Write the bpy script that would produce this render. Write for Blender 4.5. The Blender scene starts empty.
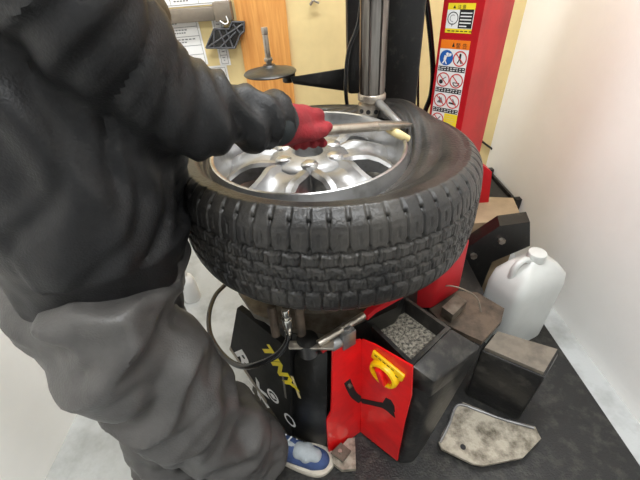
import bpy, bmesh, math, random
from mathutils import Vector, Matrix, noise, Euler
random.seed(7)
C = bpy.context.scene.collection
SC = bpy.context.scene
PI = math.pi

# ------------------------------------------------------------------ camera
F_PX, CAM_H = 355.0, 1.36
_up = -Vector((35, -450, -355)).normalized()          # world up seen by the camera
_fw = Vector((0, 0, -1)); _Y = (_fw - _up*_fw.dot(_up)).normalized(); _X = _Y.cross(_up)
RM = Matrix((_X, _Y, _up))
CAM = Vector((0, 0, CAM_H))
cd = bpy.data.cameras.new('camera'); cam = bpy.data.objects.new('camera', cd); C.objects.link(cam)
cd.sensor_width = 36; cd.lens = 36*F_PX/640; cd.clip_start = .02
cam.matrix_world = Matrix.Translation(CAM) @ RM.to_4x4()
SC.camera = cam
# surveying helpers: where a sight line meets a height, a depth or a plane
def ray(u, v): return RM @ Vector((u-320, 240-v, -F_PX))
def at_z(u, v, z): d = ray(u, v); return CAM + d*((z-CAM_H)/d.z)
def at_y(u, v, y): d = ray(u, v); return CAM + d*(y/d.y)
def at_plane(u, v, p, n): d = ray(u, v); return CAM + d*((p-CAM).dot(n)/d.dot(n))

# ------------------------------------------------------------------ materials
def lin(c): return tuple((x/12.92 if x <= .04045 else ((x+.055)/1.055)**2.4) for x in c)
def rgb(r, g, b): return lin((r/255, g/255, b/255))
MATS = {}
def mat(name, col, rough=.6, metal=0, var=.0, scale=20, bump=0, bscale=60, col2=None, spec=.5, det=4, lo=.4, hi=.65, coat=0, stretch=None, trans=0):
    if name in MATS: return MATS[name]
    m = bpy.data.materials.new(name); m.use_nodes = True
    nt = m.node_tree; b = nt.nodes['Principled BSDF']; L = nt.links
    b.inputs['Roughness'].default_value = rough; b.inputs['Metallic'].default_value = metal
    b.inputs['Specular IOR Level'].default_value = spec
    b.inputs['Coat Weight'].default_value = coat
    b.inputs['Transmission Weight'].default_value = trans
    b.inputs['Base Color'].default_value = (*col, 1)
    tc = nt.nodes.new('ShaderNodeTexCoord'); src = tc.outputs['Object']
    if stretch:
        mp = nt.nodes.new('ShaderNodeMapping'); mp.inputs['Scale'].default_value = stretch
        L.new(src, mp.inputs['Vector']); src = mp.outputs['Vector']
    if col2 is None and var: col2 = tuple(max(0, c*(1-var)) for c in col)
    if col2 is not None:
        n = nt.nodes.new('ShaderNodeTexNoise'); n.inputs['Scale'].default_value = scale; n.inputs['Detail'].default_value = det
        n.inputs['Roughness'].default_value = .65
        r = nt.nodes.new('ShaderNodeValToRGB'); r.color_ramp.elements[0].position = lo; r.color_ramp.elements[1].position = hi
        r.color_ramp.elements[0].color = (*col, 1); r.color_ramp.elements[1].color = (*col2, 1)
        L.new(src, n.inputs['Vector']); L.new(n.outputs['Fac'], r.inputs['Fac']); L.new(r.outputs['Color'], b.inputs['Base Color'])
    if bump:
        n2 = nt.nodes.new('ShaderNodeTexNoise'); n2.inputs['Scale'].default_value = bscale; n2.inputs['Detail'].default_value = 3
        bp = nt.nodes.new('ShaderNodeBump'); bp.inputs['Strength'].default_value = bump; bp.inputs['Distance'].default_value = .004
        L.new(src, n2.inputs['Vector']); L.new(n2.outputs['Fac'], bp.inputs['Height']); L.new(bp.outputs['Normal'], b.inputs['Normal'])
    MATS[name] = m
    return m
M_wall = mat('cream_paint', rgb(232, 210, 152), .75, var=.12, scale=3, bump=.15, bscale=40)
M_white = mat('white_plaster', rgb(246, 245, 242), .8, var=.03, scale=4, bump=.1)
M_conc = mat('pale_concrete', rgb(188, 191, 191), .7, col2=rgb(150, 152, 150), scale=7, bump=.2, bscale=90, lo=.45, hi=.8)
M_mat = mat('black_rubber_mat', rgb(32, 32, 31), .45, col2=rgb(72, 70, 64), scale=26, bump=.5, bscale=140, lo=.5, hi=.78, det=8)
M_wood = mat('orange_pine', rgb(226, 164, 88), .55, col2=rgb(198, 128, 58), scale=9, bump=.1, stretch=(7, 1, .35), lo=.35, hi=.7)
M_tyre = mat('tyre_rubber', rgb(28, 27, 26), .38, col2=rgb(62, 59, 54), scale=9, bump=.3, bscale=160, lo=.42, hi=.75, det=7)
M_alloy = mat('silver_alloy', rgb(184, 184, 184), .3, metal=.9, col2=rgb(132, 130, 124), scale=14, lo=.5, hi=.75, bump=.05)
M_alloyd = mat('cast_alloy', rgb(150, 150, 150), .40, metal=.75, col2=rgb(98, 95, 90), scale=18, lo=.5, hi=.8, bump=.08)
M_steel = mat('bare_steel', rgb(176, 168, 156), .32, metal=.85, col2=rgb(120, 110, 98), scale=24, lo=.45, hi=.75)
M_oldsteel = mat('greasy_steel', rgb(120, 112, 100), .5, metal=.4, col2=rgb(70, 60, 48), scale=22, bump=.3, lo=.35, hi=.7)
M_chrome = mat('chrome', rgb(226, 224, 218), .16, metal=1)
M_black = mat('black_enamel', rgb(20, 20, 19), .34, col2=rgb(56, 54, 50), scale=40, lo=.55, hi=.8, bump=.1)
M_blackp = mat('black_plastic', rgb(30, 29, 28), .36, col2=rgb(84, 81, 74), scale=18, lo=.5, hi=.8, bump=.25, bscale=70, det=8)
M_hose = mat('hose_rubber', rgb(28, 28, 28), .22)
M_red = mat('red_enamel', rgb(190, 18, 30), .45, col2=rgb(166, 16, 26), scale=6, bump=.05, spec=.35)
M_redp = mat('bright_red_plate', rgb(240, 24, 26), .35, col2=rgb(214, 22, 24), scale=8, bump=.05, coat=.2)
M_yel = mat('yellow_plastic', rgb(248, 200, 14), .4)
M_yelink = mat('yellow_ink', rgb(246, 222, 40), .5)
M_paper = mat('white_paper', rgb(238, 238, 236), .8)
M_ink = mat('grey_ink', rgb(120, 120, 122), .8)
M_blk = mat('black_ink', rgb(26, 25, 26), .6)
M_org = mat('orange_ink', rgb(246, 128, 20), .5)
M_blue = mat('blue_ink', rgb(20, 92, 176), .5)
M_redink = mat('red_ink', rgb(206, 60, 56), .5)
M_greyink = mat('worn_print', rgb(112, 108, 100), .5)
M_jacket = mat('black_work_cloth', rgb(24, 24, 25), .5, var=.3, scale=12, bump=.25, bscale=300, spec=.4)
M_trous = mat('charcoal_work_cloth', rgb(80, 78, 76), .42, var=.35, scale=8, bump=.25, bscale=260, spec=.5)
M_glove = mat('red_knit_glove', rgb(138, 22, 32), .8, var=.3, scale=40, bump=.6, bscale=420)
M_cuff = mat('dark_cuff', rgb(30, 36, 38), .7)
M_skin = mat('skin', rgb(214, 166, 136), .5, var=.1, scale=10)
M_hair = mat('black_hair', rgb(26, 22, 20), .5, bump=.6, bscale=200)
M_eye = mat('eye_white', rgb(235, 232, 228), .2)
M_iris = mat('dark_iris', rgb(40, 26, 18), .2)
M_shoeb = mat('blue_suede', rgb(64, 84, 130), .8, var=.3, scale=30)
M_shoeg = mat('grey_mesh', rgb(176, 184, 188), .8, var=.15, scale=50)
M_sole = mat('cream_sole', rgb(206, 198, 182), .7, var=.2, scale=30)
M_jug = mat('cloudy_plastic', rgb(206, 208, 204), .4, var=.08, scale=6)
M_card = mat('brown_cardboard', rgb(164, 144, 114), .8, var=.2, scale=12)
M_dirty = mat('dirty_metal', rgb(176, 168, 152), .5, metal=.3, col2=rgb(84, 76, 62), scale=20, lo=.42, hi=.68, bump=.4, bscale=80, det=9)
M_brown = mat('oily_brown_steel', rgb(98, 84, 70), .6, metal=.2, col2=rgb(54, 46, 38), scale=16, bump=.4, lo=.4, hi=.7)
M_rail = mat('grey_aluminium', rgb(140, 130, 116), .45, metal=.5, var=.15, scale=15)
M_grit = mat('grit', rgb(160, 154, 140), .8, col2=rgb(58, 56, 50), scale=120, bump=.8, bscale=220, lo=.4, hi=.6, det=6)
M_cream = mat('cream_plastic', rgb(226, 206, 150), .5, var=.15, scale=30)

# ------------------------------------------------------------------ builders
def new_obj(name, me, m=None, parent=None, smooth=True):
    o = bpy.data.objects.new(name, me); C.objects.link(o)
    if m is not None and not me.materials: me.materials.append(m)
    if parent is not None: o.parent = parent
    if smooth and me.polygons:
        me.polygons.foreach_set('use_smooth', [True]*len(me.polygons))
        try: me.set_sharp_from_angle(angle=math.radians(38))
        except Exception: pass
    me.update()
    return o
def from_bm(name, bm, m, parent=None, smooth=True, bevel=0, seg=2):
    if bevel:
        es = [e for e in bm.edges if len(e.link_faces) == 2 and e.calc_face_angle(0) > .5]
        bmesh.ops.bevel(bm, geom=es, offset=bevel, segments=seg, profile=.5, affect='EDGES', clamp_overlap=True)
    bmesh.ops.recalc_face_normals(bm, faces=bm.faces)
    me = bpy.data.meshes.new(name); bm.to_mesh(me); bm.free()
    return new_obj(name, me, m, parent, smooth)
def tag(o, label, cat, group=None, kind=None):
    if label: o['label'] = label
    if cat: o['category'] = cat
    if group: o['group'] = group
    if kind: o['kind'] = kind
    return o
def empty(name, loc=(0, 0, 0)):
    o = bpy.data.objects.new(name, None); o.empty_display_size = .05; C.objects.link(o); o.location = loc
    return o
def finish(root):
    """parts were built in world space: keep them there under their root"""
    inv = Matrix.Translation(root.location).inverted()
    for ch in root.children: ch.matrix_parent_inverse = inv
def hull(bm, pts):
    vs = [bm.verts.new(p) for p in pts]
    r = bmesh.ops.convex_hull(bm, input=vs)
    junk = [e for e in r['geom_interior'] if isinstance(e, bmesh.types.BMVert)]
    if junk: bmesh.ops.delete(bm, geom=junk, context='VERTS')
    bmesh.ops.dissolve_limit(bm, angle_limit=.02, verts=bm.verts, edges=bm.edges)
def box(bm, c, s, rot=None):
    m = Matrix.Translation(c) @ (rot.to_4x4() if rot else Matrix()) @ Matrix.Diagonal((*s, 1))
    return bmesh.ops.create_cube(bm, size=1, matrix=m)
def rz(a): return Matrix.Rotation(a, 3, 'Z')
def orient(d):
    return Vector(d).to_track_quat('Z', 'Y').to_matrix()
def cyl(bm, p, q, r1, r2=None, seg=32, caps=True):
    p, q = Vector(p), Vector(q); d = q-p
    m = Matrix.Translation((p+q)/2) @ orient(d).to_4x4()
    return bmesh.ops.create_cone(bm, cap_ends=caps, segments=seg, radius1=r1, radius2=r1 if r2 is None else r2, depth=d.length, matrix=m)
def lathe(bm, prof, c=(0, 0, 0), seg=64, axis=None, closed=False):
    A = orient(axis) if axis is not None else Matrix.Identity(3); c = Vector(c)
    rings = []
    for r, z in prof:
        if r < 1e-6: rings.append([bm.verts.new(c + A @ Vector((0, 0, z)))])
        else: rings.append([bm.verts.new(c + A @ Vector((r*math.cos(2*PI*k/seg), r*math.sin(2*PI*k/seg), z))) for k in range(seg)])
    n = len(rings)
    for i in range(n if closed else n-1):
        a, b = rings[i], rings[(i+1) % n]
        for k in range(seg):
            k2 = (k+1) % seg
            if len(a) == 1 and len(b) == 1: continue
            if len(a) == 1: bm.faces.new((a[0], b[k2], b[k]))
            elif len(b) == 1: bm.faces.new((a[k], a[k2], b[0]))
            else: bm.faces.new((a[k], a[k2], b[k2], b[k]))
def catmull(P, n=8):
    P = [Vector(p) for p in P]; Q = [P[0]*2-P[1]] + P + [P[-1]*2-P[-2]]; out = []
    for i in range(1, len(Q)-2):
        a, b, c, d = Q[i-1:i+3]
        for k in range(n):
            t = k/n
            out.append(.5*((2*b)+(c-a)*t+(2*a-5*b+4*c-d)*t*t+(3*b-a-3*c+d)*t**3))
    out.append(P[-1]); return out
def tube(bm, P, r, seg=12, n=8):
    S = catmull(P, n) if n else [Vector(p) for p in P]
    rings = []; up = None
    for i, p in enumerate(S):
        t = (S[min(i+1, len(S)-1)]-S[max(i-1, 0)]).normalized()
        if up is None: up = t.orthogonal().normalized()
        up = (up - t*up.dot(t)).normalized(); s = t.cross(up)
        rr = r(i/(len(S)-1)) if callable(r) else r
        rings.append([bm.verts.new(p+(up*math.cos(2*PI*k/seg)+s*math.sin(2*PI*k/seg))*rr) for k in range(seg)])
    for a, b in zip(rings, rings[1:]):
        for k in range(seg): bm.faces.new((a[k], a[(k+1) % seg], b[(k+1) % seg], b[k]))
    bm.faces.new(rings[0][::-1]); bm.faces.new(rings[-1])
def prism(bm, pts, off):
    """a polygon of 3D points given thickness along off"""
    a = [bm.verts.new(p) for p in pts]; b = [bm.verts.new(Vector(p)+Vector(off)) for p in pts]
    bm.faces.new(a); bm.faces.new(b[::-1]); n = len(a)
    for i in range(n): bm.faces.new((a[i], b[i], b[(i+1) % n], a[(i+1) % n]))
def one(name, m, fn, parent=None, bevel=0, seg=2, smooth=True):
    bm = bmesh.new(); fn(bm); return from_bm(name, bm, m, parent, smooth, bevel, seg)

class Decal:
    """flat print on a plane: layered polygons in several inks, one mesh"""
    def __init__(s, o, ex, ey, n): s.o, s.ex, s.ey, s.n = Vector(o), Vector(ex), Vector(ey), Vector(n); s.bm = bmesh.new(); s.mats = []; s.fm = []
    def P(s, x, y, l): return s.o + s.ex*x + s.ey*y + s.n*(l*.0003+.0004)
    def _i(s, m):
        if m not in s.mats: s.mats.append(m)
        return s.mats.index(m)
    def poly(s, pts, m, l=0):
        f = s.bm.faces.new([s.bm.verts.new(s.P(x, y, l)) for x, y in pts]); f.material_index = s._i(m)
    def rect(s, x0, y0, x1, y1, m, l=0): s.poly([(x0, y0), (x1, y0), (x1, y1), (x0, y1)], m, l)
    def disc(s, x, y, r, m, l=1, n=28): s.poly([(x+r*math.cos(2*PI*k/n), y+r*math.sin(2*PI*k/n)) for k in range(n)], m, l)
    def ring(s, x, y, r, w, m, l=1, n=28, a0=0, a1=2*PI):
        for k in range(n):
            a, b = a0+(a1-a0)*k/n, a0+(a1-a0)*(k+1)/n
            s.poly([(x+q*math.cos(t), y+q*math.sin(t)) for q, t in ((r, a), (r, b), (r-w, b), (r-w, a))], m, l)
    def line(s, x0, y0, x1, y1, w, m, l=2):
        d = Vector((x1-x0, y1-y0)); d.normalize(); px, py = -d.y*w/2, d.x*w/2
        s.poly([(x0+px, y0+py), (x0-px, y0-py), (x1-px, y1-py), (x1+px, y1+py)], m, l)
    def text(s, body, x, y, size, m, l=2, shear=0, bold=0, align='LEFT', sx=1.0):
        cu = bpy.data.curves.new('lettering', 'FONT'); cu.body = body; cu.size = size; cu.shear = shear; cu.offset = bold; cu.align_x = align
        cu.resolution_u = 3
        ob = bpy.data.objects.new('lettering', cu); C.objects.link(ob)
        dg = bpy.context.evaluated_depsgraph_get(); me = bpy.data.meshes.new_from_object(ob.evaluated_get(dg))
        vs = [s.bm.verts.new(s.P(x+v.co.x*sx, y+v.co.y, l)) for v in me.vertices]
        for p in me.polygons:
            try: s.bm.faces.new([vs[i] for i in p.vertices]).material_index = s._i(m)
            except ValueError: pass
        bpy.data.objects.remove(ob); bpy.data.curves.remove(cu); bpy.data.meshes.remove(me)
    def build(s, name, parent=None):
        me = bpy.data.meshes.new(name)
        for f in s.bm.faces:
            f.normal_update()
            if f.normal.dot(s.n) < 0: f.normal_flip()
        s.bm.to_mesh(me); s.bm.free()
        for m in s.mats: me.materials.append(m)
        return new_obj(name, me, None, parent, False)

def blob(name, caps, m, parent=None, voxel=.01, smooth=6, disp=None):
    """tapered capsules and ellipsoids fused into one continuous skin"""
    bm = bmesh.new()
    for c in caps:
        t = bmesh.new()
        if c[0] == 'e':                                   # ('e', centre, radii, rot)
            rot = c[3] if len(c) > 3 else Matrix.Identity(3)
            bmesh.ops.create_uvsphere(t, u_segments=24, v_segments=14, radius=1, matrix=Matrix.Translation(c[1]) @ rot.to_4x4() @ Matrix.Diagonal((*c[2], 1)))
        else:                                             # (p0, r0, p1, r1)
            p0, r0, p1, r1 = c
            for p, r in ((p0, r0), (p1, r1)):
                bmesh.ops.create_uvsphere(t, u_segments=20, v_segments=12, radius=r, matrix=Matrix.Translation(p))
            rr = bmesh.ops.convex_hull(t, input=t.verts)
            j = [e for e in rr['geom_interior'] if isinstance(e, bmesh.types.BMVert)]
            if j: bmesh.ops.delete(t, geom=j, context='VERTS')
        me = bpy.data.meshes.new('t'); t.to_mesh(me); t.free(); bm.from_mesh(me); bpy.data.meshes.remove(me)
    me = bpy.data.meshes.new('t'); bm.to_mesh(me); bm.free()
    o = bpy.data.objects.new('t', me); C.objects.link(o)
    r = o.modifiers.new('r', 'REMESH'); r.mode = 'VOXEL'; r.voxel_size = voxel
    s = o.modifiers.new('s', 'SMOOTH'); s.factor = .5; s.iterations = smooth
    dg = bpy.context.evaluated_depsgraph_get(); res = bpy.data.meshes.new_from_object(o.evaluated_get(dg))
    bpy.data.objects.remove(o); bpy.data.meshes.remove(me)
    res.name = name; res.materials.clear()
    if disp:
        co = [v.co.copy() for v in res.vertices]; no = [v.normal.copy() for v in res.vertices]
        for v, c, n in zip(res.vertices, co, no): v.co = c + n*disp(c, n)
        tb = bmesh.new(); tb.from_mesh(res)
        for _ in range(2): bmesh.ops.smooth_vert(tb, verts=tb.verts, factor=.5, use_axis_x=True, use_axis_y=True, use_axis_z=True)
        tb.to_mesh(res); tb.free()
    ob = new_obj(name, res, m, parent)
    res.polygons.foreach_set('use_smooth', [True]*len(res.polygons))
    return ob

# ------------------------------------------------------------------ the room
WY, XL, XR, YB, ZC = 2.0, -1.02, 1.08, -2.2, 2.75
def slab(name, lo, hi, m):
    o = one(name, m, lambda b: box(b, (Vector(lo)+Vector(hi))/2, Vector(hi)-Vector(lo)), smooth=False); o['kind'] = 'structure'; return o
slab('floor', (XL-.1, YB, -.1), (XR+.1, WY+.1, 0), M_conc)
slab('wall_back', (XL, WY, 0), (XR, WY+.1, ZC), M_wall)
slab('wall_left', (XL-.1, YB, 0), (XL, WY+.1, ZC), M_white)
slab('wall_right', (XR, YB, 0), (XR+.1, WY+.1, ZC), M_white)
slab('ceiling', (XL-.1, YB, ZC), (XR+.1, WY+.1, ZC+.1), M_white)

M_lamp = bpy.data.materials.new('lamp_tube'); M_lamp.use_nodes = True
_b = M_lamp.node_tree.nodes['Principled BSDF']; _b.inputs['Emission Color'].default_value = (.96, .98, 1, 1); _b.inputs['Emission Strength'].default_value = 6
def lamp(x, y, e, label):
    r = empty('ceiling_lamp', (x, y, ZC)); tag(r, label, 'lamp', 'ceiling lamps')
    one('housing', M_white, lambda b: box(b, (x, y, ZC-.03), (1.3, .2, .06)), r, .01)
    for s in (-1, 1): one('tube', M_lamp, lambda b: cyl(b, (x-.6, y+s*.055, ZC-.085), (x+.6, y+s*.055, ZC-.085), .016, seg=16), r)
    finish(r)
    ld = bpy.data.lights.new('lamp_light', 'AREA'); ld.shape = 'RECTANGLE'; ld.size = 1.25; ld.size_y = .22; ld.energy = e; ld.color = (.955, .98, 1)
    lo = bpy.data.objects.new('lamp_light', ld); C.objects.link(lo); lo.location = (x, y, ZC-.12)
lamp(.1, 1.15, 28, 'white twin-tube ceiling lamp above the tyre machine')
lamp(.2, -.3, 27, 'white twin-tube ceiling lamp above the photographer')
w = bpy.data.worlds.new('world'); SC.world = w; w.use_nodes = True
w.node_tree.nodes['Background'].inputs[0].default_value = (.95, .98, 1, 1); w.node_tree.nodes['Background'].inputs[1].default_value = .45

# rubber mat
mt = one('floor_mat', M_mat, lambda b: prism(b, [(-.36, -.5, 0), (.98, -.5, 0), (.98, 1.5, 0), (-.30, 1.5, 0)], (0, 0, .008)), bevel=.003)
tag(mt, 'dirty black rubber mat lying on the floor under the tyre changer', 'mat')

# ------------------------------------------------------------------ on the back wall
y = WY
pl = one('wooden_board', M_wood, lambda b: prism(b, [at_y(230, -30, y-.022)+Vector((0, 0, .5)), at_y(283, -30, y-.022)+Vector((0, 0, .5)), (at_y(285, 10, y-.022).x, y-.022, .35), (at_y(233, 10, y-.022).x, y-.022, .35)], (0, .0225, 0)), bevel=.003)
tag(pl, 'wide orange-brown wooden board fixed upright on the cream wall', 'board')
def sheet(u0, v0, u1, v1, label, rows, cols, tilt=0, seed=0):
    rnd = random.Random(seed)
    a, b = at_y(u0, v0, y-.004), at_y(u1, v1, y-.004); wd, h = b.x-a.x, a.z-b.z
    r = empty('paper_sheet', (a.x, y, b.z)); tag(r, label, 'paper', 'printed sheets on the back wall')
    ex = Vector((math.cos(tilt), 0, math.sin(tilt))); ez = Vector((-math.sin(tilt), 0, math.cos(tilt)))
    o = Vector((a.x, y-.003, b.z))
    one('paper', M_paper, lambda bm: prism(bm, [o, o+ex*wd, o+ex*wd+ez*h, o+ez*h], (0, .0035, 0)), r, smooth=False)
    d = Decal(o, ex, ez, (0, -1, 0))
    for i in range(rows+1): d.line(.01, h*(.04+.92*i/rows), wd-.01, h*(.04+.92*i/rows), .0022, M_ink, 1)
    for j in range(cols+1): d.line(.01+(wd-.02)*j/cols, h*.04, .01+(wd-.02)*j/cols, h*.96, .0018, M_ink, 1)
    for i in range(rows):
        for j in range(cols):
            x0 = .016+(wd-.02)*j/cols; w0 = (wd-.02)/cols; yy = h*(.04+.92*(i+.5)/rows)
            for q in range(2):
                xs = x0+rnd.uniform(0, .2)*w0; n = rnd.randint(3, 6); st = w0*rnd.uniform(.07, .12)
                for k in range(n):
                    if xs+st*.8 < x0+w0-.008: d.rect(xs, yy-.006+q*.012, xs+st*.72, yy-.001+q*.012, M_ink, 1)
                    xs += st
    d.build('printed_table', r); finish(r)
sheet(128, 20, 208.5, 65, 'printed sheet under the grey rail, beside the shoulder', 5, 2, .01, 1)
sheet(210, 17, 231, 65, 'narrow printed sheet behind the black ribbed bracket', 5, 1, -.01, 2)
sheet(150, 71, 236, 112, 'lowest printed sheet, above the bent elbow', 6, 2, .0, 3)
sheet(128, -34, 229, 3, 'topmost printed sheet, above the grey rail', 4, 3, 0, 4)
rl = empty('wall_rail', (-.5, y, 1.2)); tag(rl, 'grey metal rail fixed across the printed sheets on the wall', 'rail')
za, zb = at_y(150, 15, y-.05).z, at_y(212, 11, y-.05).z
xa, xb, xc = at_y(60, 20, y-.05).x, at_y(214, 11, y-.05).x, at_y(231, 8, y-.05).x
zr = (za+zb)/2-.012
one('rail', M_rail, lambda b: box(b, ((xa+xb)/2, y-.028, zr), (xb-xa, .05, .055)), rl, .004)
one('end_bracket', M_rail, lambda b: box(b, ((xb+xc)/2, y-.034, zr+.006), (xc-xb, .064, .075)), rl, .004)
finish(rl)
# black ribbed bracket hanging by cable
rb = empty('ribbed_bracket', (-.4, y, 1.05)); tag(rb, 'black ribbed plastic bracket stuck over the edge of the wooden board', 'bracket')
Yb = y-.07
op = [at_y(u, v, Yb) for u, v in ((206, 48), (214, 29), (228, 29), (231, 22), (244, 22), (244, 32), (238, 36), (234, 48))]
one('plate', M_blackp, lambda b: prism(b, op, (0, .045, 0)), rb, .003)
def ribs(b):
    for (u0, v0, u1, v1) in ((206, 48, 214, 29), (214, 29, 229, 29), (229, 29, 232, 22), (232, 22, 244, 22), (206, 48, 235, 48), (235, 48, 240, 35), (240, 35, 244, 31), (244, 22, 244, 32),
                             (208, 47, 243, 24), (214, 48, 214, 30), (219, 30, 227, 48), (226, 30, 233, 47), (233, 24, 240, 33), (220, 48, 236, 32)):
        p, q = at_y(u0, v0, Yb-.006), at_y(u1, v1, Yb-.006); d = q-p
        cyl(b, p, q, .0042, seg=8)
one('ribs', mat('mottled_grey_plastic', rgb(84, 85, 88), .4, var=.4, scale=60), ribs, rb)  # ribs in a mottled grey, lighter than the black plate behind
bc = (op[2]+op[7])/2
one('mount', M_black, lambda b: box(b, (bc.x, (Yb+.04+y)/2, bc.z), (.03, y-Yb-.039, .03)), rb)
finish(rb)
cb = one('wall_cable', M_paper, lambda b: tube(b, [at_y(220, 21, y-.08), at_y(225, 24, y-.09), at_y(228, 22, y-.07), at_y(226, 16, y-.068)], .003))
tag(cb, 'short white cable loop hanging from the grey rail', 'cable')
hk = one('wall_hook', M_steel, lambda b: (tube(b, [at_y(314, -6, y-.005), at_y(313, 0, y-.03), at_y(310, 5, y-.03)], .006), tube(b, [at_y(313, 0, y-.03), at_y(319, 3, y-.03)], .005)))
tag(hk, 'small metal hook on the cream wall above the assist arm', 'hook')
wc = one('loose_cable', M_hose, lambda b: tube(b, [at_y(478, 138, y-.01), at_y(484, 143, y-.02), at_y(492, 149, y-.02), at_y(505, 160, y-.02)], .006))
tag(wc, 'thin dark cable running down the cream wall right of the red tower', 'cable')

# ------------------------------------------------------------------ wheel
WC = Vector((-.01, .78, 1.03))
wh = empty('alloy_wheel', WC); tag(wh, 'silver six-spoke alloy wheel lying flat inside the worn tyre', 'wheel')
prof = [(.225, -.006), (.2235, -.001), (.220, 0), (.2155, -.002), (.213, -.008), (.209, -.022), (.205, -.04), (.198, -.055), (.190, -.075), (.186, -.12), (.196, -.16), (.206, -.185),
        (.218, -.2), (.222, -.205), (.2245, -.2), (.2215, -.185), (.2115, -.18), (.2105, -.165), (.2005, -.15), (.193, -.115), (.196, -.075), (.204, -.066), (.215, -.064), (.234, -.058), (.2365, -.052), (.2355, -.044), (.2275, -.013)]
one('rim', M_alloy, lambda b: lathe(b, prof, WC, 144, closed=True), wh)
hubp = [(0, -.045), (.032, -.045), (.034, -.018), (.040, -.014), (.052, -.016), (.072, -.02), (.088, -.026), (.094, -.034), (.094, -.075), (0, -.075)]
one('hub', M_alloyd, lambda b: lathe(b, hubp, WC, 72), wh)
def spoke(b, a):
    ca, sa = math.cos(a), math.sin(a)
    st = [(.070, .042, -.024, .05), (.090, .050, -.018, .05), (.110, .053, -.015, .045), (.132, .049, -.018, .04), (.156, .052, -.026, .036), (.180, .064, -.038, .03), (.204, .088, -.050, .022)]
    rings = []
    for r, hw, z, th in st:
        ring = []
        for x, dz in ((-hw, -.008), (-hw*.86, -.001), (-hw*.62, .0), (-hw*.40, -.012), (0, -.015), (hw*.40, -.012), (hw*.62, 0), (hw*.86, -.001), (hw, -.008), (hw*.93, -th), (-hw*.93, -th)):
            R = r if r < .19 else math.sqrt(max(r*r-x*x, 1e-4))
            ring.append(b.verts.new(WC+Vector((R*ca-x*sa, R*sa+x*ca, z+dz))))
        rings.append(ring)
    n = len(rings[0])
    for p, q in zip(rings, rings[1:]):
        for k in range(n): b.faces.new((p[k], p[(k+1) % n], q[(k+1) % n], q[k]))
    b.faces.new(rings[0]); b.faces.new(rings[-1])
for k in range(6): one('spoke', M_alloyd, lambda b: spoke(b, k*PI/3), wh)
for k in range(6):
    a = (k+.5)*PI/3; p = WC+Vector((.066*math.cos(a), .066*math.sin(a), -.022))
    one('lug_boss', M_alloy, lambda b: lathe(b, [(.022, -.008), (.019, .004), (.015, .008), (.008, .010), (0, .0105)], p, 24), wh)
vv = WC+Vector((-.16, -.115, -.05))
finish(wh)

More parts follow.
